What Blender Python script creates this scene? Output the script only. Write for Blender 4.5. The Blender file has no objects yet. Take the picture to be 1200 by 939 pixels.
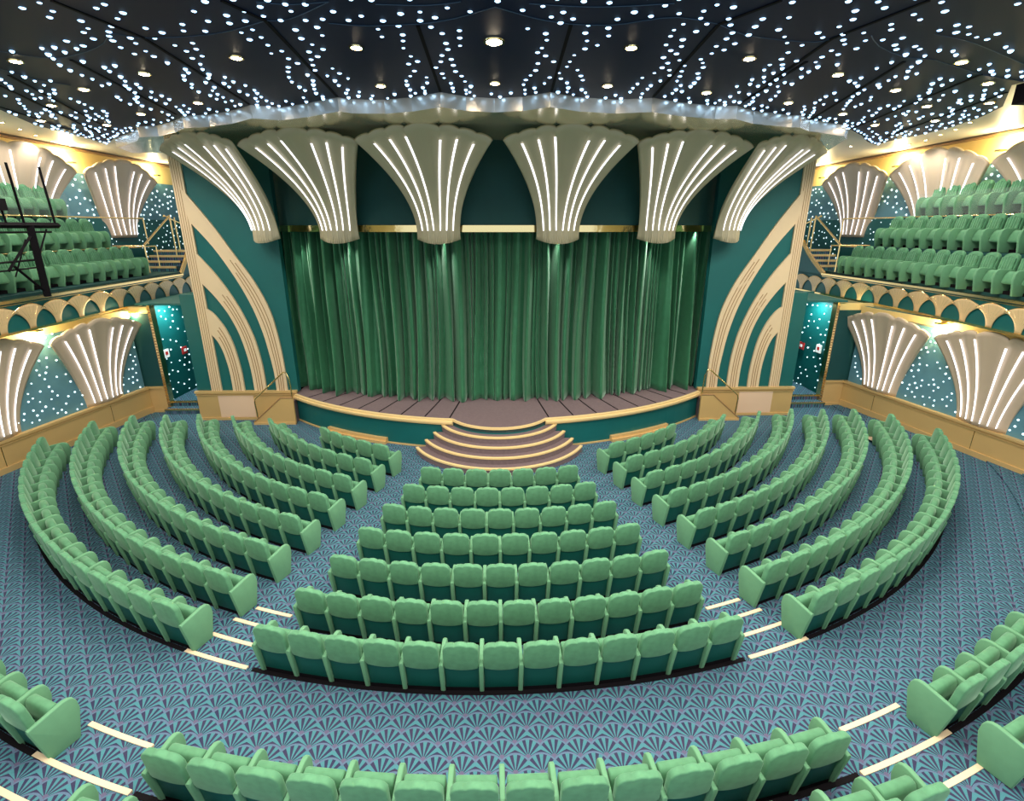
import bpy, bmesh, math, random
from math import sin, cos, pi, radians as rad, sqrt, atan2, hypot
S = bpy.context.scene
COL = S.collection
random.seed(7)

# ------------------------------------------------------------------ camera, world, exposure
cd = bpy.data.cameras.new('camera'); cam = bpy.data.objects.new('camera', cd); COL.objects.link(cam)
cam.location = (0, 0, 6.4); cam.rotation_euler = (rad(90-18.37), 0, rad(-1.49))
cd.sensor_fit = 'HORIZONTAL'; cd.sensor_width = 36; cd.lens = 611.2/1200*36; cd.clip_end = 200
S.camera = cam
w = bpy.data.worlds.new('world'); S.world = w; w.use_nodes = True
w.node_tree.nodes['Background'].inputs[0].default_value = (0.86, 0.95, 1.0, 1)
w.node_tree.nodes['Background'].inputs[1].default_value = .85
S.view_settings.view_transform = 'Standard'; S.view_settings.look = 'None'
S.view_settings.exposure = 0.42; S.view_settings.gamma = 1; S.view_settings.use_curve_mapping = False
DOWN_W, NEAR_W, SIDE_W, COVE_W = 150, 540, 190, 110      # watts of the downlights, unseen added downlights, gallery downlights, cove lamps

# ------------------------------------------------------------------ materials
class N:
    """small arithmetic wrapper over shader math nodes"""
    def __init__(s, t, o): s.t = t; s.o = o
    def op(s, k, *a):
        n = s.t.nodes.new('ShaderNodeMath'); n.operation = k
        for i, x in enumerate((s,)+a):
            if isinstance(x, N): s.t.links.new(x.o, n.inputs[i])
            else: n.inputs[i].default_value = x
        return N(s.t, n.outputs[0])
    def __add__(s, b): return s.op('ADD', b)
    def __sub__(s, b): return s.op('SUBTRACT', b)
    def __mul__(s, b): return s.op('MULTIPLY', b)
    def __truediv__(s, b): return s.op('DIVIDE', b)
def mat(name, col, rough=.6, metal=0., emit=None, es=1., sheen=0., coat=0., noise=0., nscale=20., bump=0., bscale=60., spec=.5):
    m = bpy.data.materials.new(name); m.use_nodes = True; t = m.node_tree; b = t.nodes['Principled BSDF']
    b.inputs['Base Color'].default_value = (*col, 1); b.inputs['Roughness'].default_value = rough
    b.inputs['Metallic'].default_value = metal; b.inputs['Specular IOR Level'].default_value = spec
    if sheen: b.inputs['Sheen Weight'].default_value = sheen; b.inputs['Sheen Roughness'].default_value = .4; b.inputs['Sheen Tint'].default_value = (*[min(1, c*1.5+.3) for c in col], 1)
    if coat: b.inputs['Coat Weight'].default_value = coat; b.inputs['Coat Roughness'].default_value = .08
    if emit: b.inputs['Emission Color'].default_value = (*emit, 1); b.inputs['Emission Strength'].default_value = es
    if noise or bump:
        tc = t.nodes.new('ShaderNodeTexCoord')
    if noise:
        nz = t.nodes.new('ShaderNodeTexNoise'); nz.inputs['Scale'].default_value = nscale; nz.inputs['Detail'].default_value = 4
        t.links.new(tc.outputs['Object'], nz.inputs['Vector'])
        mx = t.nodes.new('ShaderNodeMix'); mx.data_type = 'RGBA'
        mx.inputs[6].default_value = (*[c*(1-noise) for c in col], 1); mx.inputs[7].default_value = (*[min(1, c*(1+noise)) for c in col], 1)
        t.links.new(nz.outputs[0], mx.inputs[0]); t.links.new(mx.outputs[2], b.inputs['Base Color'])
    if bump:
        n2 = t.nodes.new('ShaderNodeTexNoise'); n2.inputs['Scale'].default_value = bscale
        t.links.new(tc.outputs['Object'], n2.inputs['Vector'])
        bp = t.nodes.new('ShaderNodeBump'); bp.inputs['Strength'].default_value = bump; bp.inputs['Distance'].default_value = .02
        t.links.new(n2.outputs[0], bp.inputs['Height']); t.links.new(bp.outputs[0], b.inputs['Normal'])
    return m

def carpet_material():
    m = bpy.data.materials.new('fan_carpet'); m.use_nodes = True; t = m.node_tree; b = t.nodes['Principled BSDF']
    b.inputs['Roughness'].default_value = .95; b.inputs['Specular IOR Level'].default_value = .1
    g = t.nodes.new('ShaderNodeNewGeometry'); sp = t.nodes.new('ShaderNodeSeparateXYZ'); t.links.new(g.outputs['Position'], sp.inputs[0])
    X, Y = N(t, sp.outputs[0]), N(t, sp.outputs[1])
    P, h = .33, .20
    rad_ = .225
    # candidate shells: the nearest row below wins (shells overlap like fish scales, opening away from the audience)
    j0 = (Y/h).op('FLOOR')
    done = None; R = None; A = None
    for k in (1, 0):
        j = j0 - float(k)
        cy = j*h
        off = (j*.5).op('FRACT')*P            # 0 or P/2 on alternate rows
        dx = X - off
        dx = dx - ((dx/P)+.5).op('FLOOR')*P
        dy = (Y - cy)*.86
        r = (dx*dx + dy*dy).op('SQRT'); a = dx.op('ARCTAN2', dy)
        ins = r.op('LESS_THAN', rad_)
        if done is None: R, A, done = r*ins, a*ins, ins
        else:
            free = (done*-1.0)+1.0; take = free*ins
            R = R + r*take; A = A + a*take; done = done + take
    rr = R/rad_
    stripe = (A*13.0).op('COSINE')                       # radial leaves
    thr = (rr*-.5)+.35                               # leaves widen outward
    leaf = stripe.op('GREATER_THAN', thr)
    rim = rr.op('GREATER_THAN', .90)
    core = rr.op('LESS_THAN', .16)
    leaf = leaf*((core*-1.0)+1.0)
    def mix(f, c1, c2):
        mx = t.nodes.new('ShaderNodeMix'); mx.data_type = 'RGBA'; t.links.new(f.o, mx.inputs[0])
        for i, c in ((6, c1), (7, c2)):
            if isinstance(c, tuple): mx.inputs[i].default_value = (*c, 1)
            else: t.links.new(c, mx.inputs[i])
        return mx.outputs[2]
    nz = t.nodes.new('ShaderNodeTexNoise'); nz.inputs['Scale'].default_value = 2.2; t.links.new(g.outputs['Position'], nz.inputs['Vector'])
    dark = mix(N(t, nz.outputs[0]), (.025, .045, .11), (.085, .06, .12))
    c = mix(leaf, dark, (.085, .28, .335))
    c = mix(rim, c, (.13, .21, .33))
    c = mix(core, c, (.15, .14, .24))
    n3 = t.nodes.new('ShaderNodeTexNoise'); n3.inputs['Scale'].default_value = 160; t.links.new(g.outputs['Position'], n3.inputs['Vector'])
    mx = t.nodes.new('ShaderNodeMix'); mx.data_type = 'RGBA'; mx.blend_type = 'MULTIPLY'; mx.inputs[0].default_value = .5
    t.links.new(c, mx.inputs[6]); t.links.new(n3.outputs[0], mx.inputs[7])
    t.links.new(mx.outputs[2], b.inputs['Base Color'])
    return m

M = {}
M['carpet'] = carpet_material()
M['velvet'] = mat('green_velvet', (.10, .275, .15), .8, sheen=.55, noise=.32, nscale=9, spec=.2)
M['velvet_arm'] = mat('green_velvet_panel', (.135, .325, .185), .85, sheen=.3, noise=.08, nscale=9, spec=.15)
M['vinyl'] = mat('dark_teal_vinyl', (.002, .085, .066), .45)
M['black'] = mat('black_plinth', (.006, .005, .007), .8, spec=.1)
M['gold'] = mat('gold_paint', (.66, .45, .19), .42, metal=.25, noise=.06, nscale=3)
M['gold_dado'] = mat('gold_dado', (.62, .42, .17), .4, metal=.2, noise=.08, nscale=1.5)
M['cream'] = mat('champagne_paint', (.68, .54, .35), .5, noise=.04, nscale=4)
M['pale_panel'] = mat('pale_panel', (.72, .52, .36), .6)
M['groove'] = mat('dark_gold_groove', (.30, .17, .07), .6)
M['brass'] = mat('brass', (.85, .62, .28), .22, metal=1)
M['teal'] = mat('teal_paint', (.0, .105, .105), .55, noise=.15, nscale=1.2)
M['teal_dark'] = mat('dark_teal_cloth', (.0, .055, .055), .7, noise=.15, nscale=2)
M['star_blue'] = mat('blue_teal_panel', (.10, .25, .32), .5, noise=.2, nscale=2)
M['shell'] = mat('shell_fan_dimmed', (.44, .39, .26), .45, noise=.05, nscale=2)  # stage fans' champagne with their dimness put into the colour, hence olive
M['shell_wall'] = mat('wall_shell_paint', (.52, .42, .31), .45, noise=.05, nscale=2)
M['led'] = mat('led_strip', (1, 1, 1), emit=(.93, .92, 1), es=1.3)
M['star'] = mat('star_led', (1, 1, 1), emit=(.36, .64, 1), es=3.2)
M['wallstar'] = mat('wall_star_led', (1, 1, 1), emit=(.62, .9, 1), es=1.2)
M['lamp'] = mat('lamp_glow', (1, .9, .75), emit=(1, .84, .62), es=40)
M['canopy'] = mat('midnight_ceiling', (.001, .007, .036), .5, spec=.12)
M['soffit'] = mat('polished_soffit', (1, .86, .62), .15, metal=.65, bump=.10, bscale=3)
M['silver'] = mat('silver_band', (.92, .84, .74), .25, metal=.7, bump=.1, bscale=6)
M['tan'] = mat('tan_gold_paint', (.74, .54, .29), .45, metal=.15)
M['nose'] = mat('pale_gold_nosing', (.74, .56, .27), .4)
M['rim'] = mat('blue_rim', (.03, .06, .11), .4)
M['side_ceiling'] = mat('side_ceiling', (.60, .55, .48), .45)
M['wall_yellow'] = mat('warm_cream_wall', (.80, .62, .25), .7)
M['stage'] = mat('stage_boards', (.15, .11, .12), .7, noise=.25, nscale=14)
M['curtain'] = mat('curtain_velvet', (.030, .145, .072), .5, sheen=.75, noise=.2, nscale=5, spec=.25)
M['chrome'] = mat('mirror_gold', (.85, .68, .34), .12, metal=1, bump=.25, bscale=4)
M['glass'] = mat('glass', (.85, .95, .95), .03)
gb = M['glass'].node_tree.nodes['Principled BSDF']; gb.inputs['Alpha'].default_value = .05
M['white'] = mat('white_sign', (.85, .85, .82), .5, emit=(1, 1, 1), es=.25)
M['red'] = mat('red_mark', (.65, .03, .03), .5)
M['step_light'] = mat('pale_wood_nosing', (.78, .62, .42), .55)

# ------------------------------------------------------------------ mesh helpers
class MB:
    def __init__(s): s.v = []; s.f = []; s.m = []
    def box(s, x0, x1, y0, y1, z0, z1, mi=0, tf=None):
        b = len(s.v)
        for z in (z0, z1):
            for x, y in ((x0, y0), (x1, y0), (x1, y1), (x0, y1)):
                p = (x, y, z); s.v.append(tf(p) if tf else p)
        for q in ((0,3,2,1),(4,5,6,7),(0,1,5,4),(1,2,6,5),(2,3,7,6),(3,0,4,7)):
            s.f.append([b+i for i in q]); s.m.append(mi)
    def grid(s, fn, nu, nv, mi=0, closed=False):
        b = len(s.v)
        for i in range(nu+1):
            for j in range(nv+1): s.v.append(tuple(fn(i/nu, j/nv)))
        for i in range(nu):
            for j in range(nv):
                a = b+i*(nv+1)+j; s.f.append([a, a+nv+1, a+nv+2, a+1]); s.m.append(mi)
    def prism(s, pts, z0, z1, mi=0, tf=None):
        b = len(s.v); n = len(pts)
        for z in (z0, z1):
            for p in pts:
                q = (p[0], p[1], z); s.v.append(tf(q) if tf else q)
        s.f.append([b+i for i in reversed(range(n))]); s.f.append([b+n+i for i in range(n)]); s.m += [mi, mi]
        for i in range(n):
            j = (i+1) % n; s.f.append([b+i, b+j, b+n+j, b+n+i]); s.m.append(mi)
    def rings(s, rings, mi=0, caps=True):
        b = len(s.v); n = len(rings[0])
        for r in rings: s.v += [tuple(p) for p in r]
        for k in range(len(rings)-1):
            for i in range(n):
                j = (i+1) % n; s.f.append([b+k*n+i, b+k*n+j, b+(k+1)*n+j, b+(k+1)*n+i]); s.m.append(mi)
        if caps:
            s.f.append([b+i for i in reversed(range(n))]); s.f.append([b+(len(rings)-1)*n+i for i in range(n)]); s.m += [mi, mi]
    def tube(s, path, r, n=8, mi=0):
        rs = []
        for i, p in enumerate(path):
            a = path[max(0, i-1)]; c = path[min(len(path)-1, i+1)]
            d = [c[k]-a[k] for k in range(3)]; L = sqrt(sum(x*x for x in d)) or 1; d = [x/L for x in d]
            u = (0, 0, 1) if abs(d[2]) < .9 else (1, 0, 0)
            e1 = [d[1]*u[2]-d[2]*u[1], d[2]*u[0]-d[0]*u[2], d[0]*u[1]-d[1]*u[0]]
            l = sqrt(sum(x*x for x in e1)); e1 = [x/l for x in e1]
            e2 = [d[1]*e1[2]-d[2]*e1[1], d[2]*e1[0]-d[0]*e1[2], d[0]*e1[1]-d[1]*e1[0]]
            rs.append([[p[k]+r*(cos(2*pi*q/n)*e1[k]+sin(2*pi*q/n)*e2[k]) for k in range(3)] for q in range(n)])
        s.rings(rs, mi)
    def pillow(s, outline, t, b, mapf, mi=0):
        """outline: 2D loop; extruded by t with rounded rims of size b; mapf(u, v, depth) -> point"""
        n = len(outline); rs = []
        def inset(d):
            out = []
            for i in range(n):
                p0, p, p1 = outline[i-1], outline[i], outline[(i+1) % n]
                tx, ty = p1[0]-p0[0], p1[1]-p0[1]; l = hypot(tx, ty) or 1
                out.append((p[0]-ty/l*d, p[1]+tx/l*d))
            return out
        for d, ins in ((0, b), (b*.3, b*.3), (b, 0), (t-b, 0), (t-b*.3, b*.3), (t, b)):
            rs.append([mapf(x, y, d) for x, y in inset(ins)])
        s.rings(rs, mi)
    def mesh(s, name, mats, smooth=False):
        me = bpy.data.meshes.new(name); me.from_pydata([tuple(p) for p in s.v], [], s.f)
        if not isinstance(mats, (list, tuple)): mats = [mats]
        for m_ in mats: me.materials.append(M[m_] if isinstance(m_, str) else m_)
        me.polygons.foreach_set('material_index', s.m)
        if smooth: me.polygons.foreach_set('use_smooth', [True]*len(s.f))
        bm = bmesh.new(); bm.from_mesh(me); bmesh.ops.recalc_face_normals(bm, faces=bm.faces); bm.to_mesh(me); bm.free()
        if smooth: me.set_sharp_from_angle(angle=rad(50))
        me.update(); return me
    def obj(s, name, mats, parent=None, smooth=False):
        o = bpy.data.objects.new(name, s.mesh(name, mats, smooth)); COL.objects.link(o)
        if parent: o.parent = parent
        return o
def tag(o, label, cat, group=None, kind=None):
    if label: o['label'] = label
    if cat: o['category'] = cat
    if group: o['group'] = group
    if kind: o['kind'] = kind
    return o
def empty(name, loc=(0,0,0), rz=0):
    o = bpy.data.objects.new(name, None); COL.objects.link(o); o.location = loc; o.rotation_euler = (0, 0, rz)
    o.empty_display_size = .1; return o
def struct(mb, name, mats, smooth=False):
    o = mb.obj(name, mats, None, smooth); o['kind'] = 'structure'; return o
def ccw(pts):
    a = sum(pts[i-1][0]*pts[i][1]-pts[i][0]*pts[i-1][1] for i in range(len(pts)))
    return pts if a > 0 else pts[::-1]
def copy_tree(o, parent=None):
    c = o.copy(); COL.objects.link(c)
    if parent: c.parent = parent
    for ch in list(o.children): copy_tree(ch, c)
    return c
def spline(pts, n):
    """Catmull-Rom resample to n+1 points"""
    out = []; m = len(pts)-1
    for q in range(n+1):
        u = q/n*m; i = min(int(u), m-1); f = u-i
        p0, p1, p2, p3 = pts[max(i-1, 0)], pts[i], pts[i+1], pts[min(i+2, m)]
        out.append(tuple(.5*((2*p1[k])+(-p0[k]+p2[k])*f+(2*p0[k]-5*p1[k]+4*p2[k]-p3[k])*f*f+(-p0[k]+3*p1[k]-3*p2[k]+p3[k])*f**3) for k in range(len(p1))))
    return out
ORD = 'zero first second third fourth fifth sixth seventh eighth ninth tenth eleventh twelfth thirteenth fourteenth fifteenth sixteenth seventeenth eighteenth nineteenth twentieth'.split()
CY = 19.6                                            # centre of the curved seat rows
def polar(R, a): return (R*sin(a), CY-R*cos(a))

EDGE = [(-11.35, 13.73), (-12.14, 15.64), (-12.34, 17.73), (-12.6, 18.92), (-11.52, 17.71), (-10.04, 16.35), (-9.57, 15.7), (-8.97, 15.56), (-8.2, 14.96), (-7.6, 14.31), (-6.87, 14.09), (-6.14, 13.68), (-5.41, 13.05), (-4.84, 13.26), (-4.1, 12.85), (-3.65, 12.52), (-3.29, 12.28), (-3.03, 12.46), (-2.37, 12.48), (-1.76, 12.24), (-1.12, 11.79), (-0.63, 12.14), (-0.04, 12.27), (0.53, 12.11), (1.07, 11.74), (1.73, 12.15), (2.52, 12.33), (3.24, 12.16), (3.98, 12.56), (4.86, 12.87), (5.33, 12.85), (5.94, 13.37), (7.1, 13.82), (7.31, 13.82), (7.81, 14.32), (9.21, 15.09), (9.59, 15.58), (10.68, 16.67), (11.58, 17.76), (12.37, 18.46), (12.23, 17.75), (12.3, 16.62), (12.21, 15.38), (11.77, 13.9), (11.25, 12.78), (9.74, 10.99)]
SEAMS = [[(-2.99, 8.06), (-3.27, 12.21)], [(-4.99, 8.76), (-5.39, 12.96)], [(-6.81, 9.83), (-7.62, 14.11)], [(-1.04, 8.19), (-1.11, 11.73)], [(0.99, 8.08), (1.08, 11.67)], [(2.94, 8.03), (3.22, 12.04)], [(5.02, 9.61), (5.28, 12.69)], [(6.6, 9.57), (7.81, 14.32)], [(8.5, 10.27), (9.63, 15.45)], [(10.13, 11.5), (11.54, 16.8)], [(-9.39, 11.49), (-11.53, 17.4)], [(-11.05, 13.36), (-11.94, 17.11)], [(-8.6, 10.77), (-10.61, 16.24)], [(-5.25, 7.48), (-4.99, 8.76)], [(-3.24, 7.43), (-2.99, 8.06)], [(3.37, 7.25), (2.94, 8.03)], [(5.12, 7.21), (4.77, 8.54)], [(4.77, 8.54), (5.04, 10.93)]]
ARCS = [[(-1.03, 8.13), (-0.56, 7.94), (-0.01, 7.54)], [(-0.01, 7.54), (0.54, 7.91), (0.99, 8.08)], [(-2.2, 8.13), (-1.72, 8.21), (-1.03, 8.13)], [(-2.99, 8.06), (-2.65, 7.99), (-1.99, 7.44)], [(-4.43, 8.71), (-3.78, 8.52), (-2.99, 8.06)], [(-5.33, 8.56), (-5.16, 8.69), (-4.99, 8.76), (-4.43, 8.71)], [(-5.33, 8.56), (-5.82, 9.1), (-6.53, 9.56), (-7.1, 9.75), (-7.56, 9.42)], [(0.99, 8.08), (1.57, 8.09), (2.27, 7.81), (2.94, 8.03)], [(2.94, 8.03), (3.57, 8.46), (4.55, 8.69), (4.77, 8.54)], [(5.24, 8.39), (5.67, 8.84), (6.44, 9.35), (7.02, 9.47), (8.5, 10.27), (9.65, 10.69)], [(6.09, 8.33), (6.93, 8.66), (8.67, 9.66)], [(-8.38, 10.34), (-8.34, 10.98), (-8.05, 11.45)], [(-2.85, 7.46), (-2.48, 7.53), (-1.99, 7.44)], [(-1.45, 7.5), (-0.84, 7.51), (-0.42, 7.4)], [(0.4, 7.43), (1.23, 7.51), (2.14, 7.38)]]
DOWN = [(-0.03, 8.77), (-0.03, 11.06), (-2.08, 9.08), (2.01, 8.98), (-4.1, 9.63), (4.01, 9.46), (-2.19, 11.3), (2.1, 11.19), (-6.14, 10.59), (-6.42, 12.83), (5.99, 10.33), (4.17, 11.66), (-8.0, 11.71), (-8.39, 14.03), (7.78, 11.36), (6.27, 12.5), (-9.77, 13.16), (-7.74, 9.9), (-10.19, 15.47), (7.53, 9.55), (9.13, 10.82), (8.16, 13.6), (9.5, 12.74), (10.59, 12.38), (10.99, 14.35), (9.87, 14.95), (-11.43, 14.93)]
SIDEDOWN = [(-13.7, 16.5), (-14.12, 17.56), (-14.53, 18.62), (-14.98, 19.83), (-15.13, 20.79), (-13.26, 21.16), (-12.43, 21.24), (12.6, 14.89), (13.1, 15.8), (13.58, 16.84), (13.91, 17.8), (14.3, 18.89), (14.44, 19.82), (12.66, 20.27), (11.96, 20.39)]
BANDS = [[[(-9.67, 7.58), (-8.95, 6.55), (-8.35, 5.55), (-7.85, 4.70), (-7.50, 3.80), (-7.35, 2.86), (-7.29, 1.93), (-7.29, 1.05)], [(-9.59, 6.59), (-8.98, 5.80), (-8.42, 4.80), (-8.05, 3.90), (-7.83, 3.05), (-7.72, 2.30), (-7.66, 1.68), (-7.66, 1.05)]],
 [[(-9.59, 5.67), (-9.10, 5.03), (-8.72, 4.40), (-8.42, 3.75), (-8.17, 2.98), (-8.05, 2.25), (-8.01, 1.62), (-8.01, 1.05)], [(-9.54, 4.69), (-9.27, 4.36), (-9.03, 4.0), (-8.82, 3.60), (-8.62, 3.05), (-8.49, 2.4), (-8.42, 1.74), (-8.41, 1.05)]],
 [[(-9.57, 3.89), (-9.38, 3.74), (-9.2, 3.50), (-9.02, 3.15), (-8.88, 2.70), (-8.80, 2.20), (-8.75, 1.63), (-8.75, 1.05)], [(-9.52, 3.0), (-9.42, 2.87), (-9.33, 2.70), (-9.25, 2.45), (-9.19, 2.12), (-9.15, 1.76), (-9.14, 1.41), (-9.14, 1.05)]]]

# ------------------------------------------------------------------ floor
TIERS = [(12.66, .02), (13.02, .04), (13.42, .06), (13.84, .08), (15.24, .12), (15.78, .16), (16.22, .20), (16.7, .24), (17.15, .28)]
def tier_z(r):
    z = 0
    for R, h in TIERS:
        if r >= R-1e-6: z = h
    return z
XW = 14.9
mb = MB()
mb.box(-12.8, 12.8, 4.2, 26, -.3, 0)
bounds = [R for R, h in TIERS]+[24.5]
for k, (R, h) in enumerate(TIERS):
    R1 = bounds[k+1]; am = min(rad(100), math.asin(min(1, XW/R))); n = 72
    prev_h = TIERS[k-1][1] if k else 0
    mb.grid(lambda u, v: (*polar([R, R1][int(v)], -am+2*am*u), h), n, 1)
    mb.grid(lambda u, v: (*polar(R, -am+2*am*u), [prev_h-.02, h][int(v)]), n, 1, 1)
struct(mb, 'floor', ['carpet', 'carpet'])
# ------------------------------------------------------------------ theatre seats
def seat_meshes(gallery=False):
    H = .95 if not gallery else 1.05
    zb = .50 if not gallery else .42
    w = .249 if not gallery else .262
    lean = lambda z: .12*(1-z/.95)                       # how far forward of the top a point of the back sits
    out = {}
    # upholstered back with a three-lobed crown
    top = []
    for i in range(25):
        s = 1-2*i/24; a = abs(s)
        if gallery: z = H-.10*a**3+.012*abs(cos(s*pi*2.5))
        else:
            lob = .014*abs(cos(pi*1.5*s))**.6 if a > .333 else .022*cos(pi*1.5*s)**.7
            z = H-.025-.022*a*a-.040*a**8+lob
        top.append((s*w*(1-.04*a), z))
    side = [(-w, H-.115-(.065 if gallery else 0)), (-w, zb+.16), (-w*.99, zb+.03)]
    bot = [(w*s, zb-.045*(1-s*s)) for s in (-.9, -.6, -.3, 0, .3, .6, .9)]
    outline = top+side+bot+[(-x, z) for x, z in side[::-1]]
    m = MB()
    m.pillow(ccw(outline), .095, .018, lambda u, v, d: (u, lean(v)+d-.02, v))
    if gallery:
        for k in (-2, -1, 0, 1, 2):      # vertical tufting rolls on the front of the back
            x = k*.095
            m.rings([[(x+.05*cos(q*pi/4), lean(z)+.105+.028*sin(q*pi/4), z) for q in range(8)] for z in (.48, .6, .8, .98-.02*abs(k))])
    out['backrest'] = m.mesh('backrest', 'velvet', True)
    m = MB()
    m.pillow(ccw([(-.24, .07), (.24, .07), (.245, .30), (.245, zb+.05), (-.245, zb+.05), (-.245, .30)]), .06, .012, lambda u, v, d: (u, lean(v)+d+.012, v))
    out['back_panel'] = m.mesh('back_panel', 'vinyl', True)
    # tipped-up seat cushion: a fat rounded roll
    m = MB()
    prof = []
    for i in range(20):
        a = 2*pi*i/20; c_, s_ = cos(a), sin(a)
        prof.append((.318+.078*abs(c_)**.7*(1 if c_ > 0 else -1), .465+.165*abs(s_)**.7*(1 if s_ > 0 else -1)))
    if gallery: prof = [(y+.10*max(0, (.62-z))/.3, z-.02) for y, z in prof]
    cy = sum(p[0] for p in prof)/20; cz = sum(p[1] for p in prof)/20
    rs = []
    for x, k in ((-.226, .80), (-.222, .93), (-.205, 1), (.205, 1), (.222, .93), (.226, .80)):
        rs.append([(x, cy+(y-cy)*k, cz+(z-cz)*k) for y, z in prof])
    m.rings(rs); out['seat_cushion'] = m.mesh('seat_cushion', 'velvet', True)
    # upholstered arm panel
    m = MB()
    t = .062 if not gallery else .085
    if gallery:
        o = [(.13, .0), (.50, .0), (.58, .40), (.565, .56), (.52, .63), (.45, .655), (.10, .645), (.06, .5)]
    else:
        o = [(.10, .0), (.45, .0), (.535, .42), (.525, .54), (.50, .60), (.455, .635), (.39, .645), (.0, .585), (-.005, .55)]
    m.pillow(ccw(o), t, .014, lambda u, v, d: (d-t/2, u, v))
    out['armrest'] = m.mesh('armrest', 'velvet_arm', True)
    m = MB(); m.box(-.25, .25, .13, .34, 0, .09); out['base'] = m.mesh('base', 'black')
    return out
SM = seat_meshes(); GM = seat_meshes(True)
def new_seat(meshes, name, left_arm=True, right_arm=False, pitch=.56):
    r = empty(name)
    for k in ('backrest', 'back_panel', 'seat_cushion', 'base'):
        o = bpy.data.objects.new(k, meshes[k]); COL.objects.link(o); o.parent = r
    for side, on in ((-1, left_arm), (1, right_arm)):
        if on:
            o = bpy.data.objects.new('armrest', meshes['armrest']); COL.objects.link(o); o.parent = r; o.location.x = side*pitch/2
    return r
proto = new_seat(SM, 'theatre_chair'); proto_end = new_seat(SM, 'theatre_chair', True, True)
gproto = new_seat(GM, 'gallery_armchair'); gproto_end = new_seat(GM, 'gallery_armchair', True, True)
used = set()
def take(p):
    if p.name in used: return copy_tree(p)
    used.add(p.name); return p

ROWS = {  # row: (radius, centre-block count, side-block count, aisle-end angle, far-end angle)
 1: (7.48, 0, 5, 25.2, 42.4), 2: (8.38, 7, 9, 24.3, 55.3), 3: (9.30, 8, 12, 23.5, 60.9), 4: (10.22, 9, 14, 22.9, 64.9), 5: (11.14, 10, 16, 22.45, 66.8),
 6: (12.07, 11, 18, 22.1, 68.6), 7: (13.02, 12, 20, 21.6, 67.7), 8: (13.91, 13, 19, 21.7, 63.2), 9: (15.85, 14, 14, 21.9, 49), 10: (16.62, 16, 14, 22.0, 47)}
seats = []
for k, (R, nc, ns, a0, a1) in ROWS.items():
    z = tier_z(R-.1)
    if k == 10: z = .21
    if k in (9, 10): pit = 2.06*15.85/R
    else: pit = math.degrees(.56/R)
    for i in range(nc):
        seats.append((k, 'centre', i, R, (i-(nc-1)/2)*pit, z, i == nc-1, nc))
    for i in range(ns):
        a = a0+(a1-a0)*i/(ns-1) if k < 9 else a0+i*pit
        if k >= 9 and i > (7 if k == 9 else 5): continue
        seats.append((k, 'left', i, R, -a, z, i == 0, ns)); seats.append((k, 'right', i, R, a, z, i == ns-1, ns))
def in_frame(x, y, z):
    cp, sp = cos(rad(18.37)), sin(rad(18.37)); sy, cy_ = sin(rad(1.49)), cos(rad(1.49)); dz = z-6.4
    d = x*sy*cp+y*cy_*cp-dz*sp; r = x*cy_-y*sy; dn = -(x*sy*sp+y*cy_*sp)-dz*cp
    return d > .5 and abs(r/d)*611.2 < 655 and abs(dn/d)*611.2 < 530, d
vis = []
for s in seats:
    x, y = polar(s[3], rad(s[4])); ok, d = in_frame(x, y, s[5]+.8)
    if ok: vis.append((d, s))
vis.sort(key=lambda q: q[0])
near, far = vis[:300], vis[300:]
def row_name(k): return {1: 'front', 2: 'second', 3: 'third', 4: 'fourth', 5: 'fifth', 6: 'sixth', 7: 'seventh', 8: 'eighth', 9: 'ninth', 10: 'tenth'}[k]
for d, (k, blk, i, R, a, z, end, n) in near:
    x, y = polar(R, rad(a))
    # each seat owns the armrest on its left (seen from behind); the last one of a row has both
    o = take(proto_end if end else proto)
    o.location = (x, y, z); o.rotation_euler = (0, 0, rad(a))
    if blk == 'centre':
        c2 = k-1
        lab = 'green velvet theatre seat, centre block, %s row from the stage, %s from the left end' % (row_name(c2), ORD[i+1])
    else:
        lab = 'green velvet theatre seat, %s block, %s row from the stage, %s from the aisle' % (blk, row_name(k), ORD[i+1])
    tag(o, lab, 'seat', 'green theatre seats of the stalls')
if far:
    m = MB()
    for d, (k, blk, i, R, a, z, end, n) in far:
        x, y = polar(R, rad(a)); ca, sa = cos(rad(a)), sin(rad(a))
        def put(me, mi, ox=0):
            b = len(m.v)
            for v in me.vertices:
                px, py = v.co.x+ox, v.co.y; m.v.append((x+px*ca-py*sa, y+px*sa+py*ca, z+v.co.z))
            for p in me.polygons: m.f.append([b+q for q in p.vertices]); m.m.append(mi)
        put(SM['backrest'], 0); put(SM['seat_cushion'], 0); put(SM['back_panel'], 1); put(SM['base'], 2); put(SM['armrest'], 3, -.28)
        if end: put(SM['armrest'], 3, .28)
    o = m.obj('theatre_chairs', ['velvet', 'vinyl', 'black', 'velvet_arm'], None, True)
    tag(o, 'the farthest green velvet stalls seats, at the wall ends of the curved side rows', 'seats', 'green theatre seats of the stalls', 'stuff')

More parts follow.
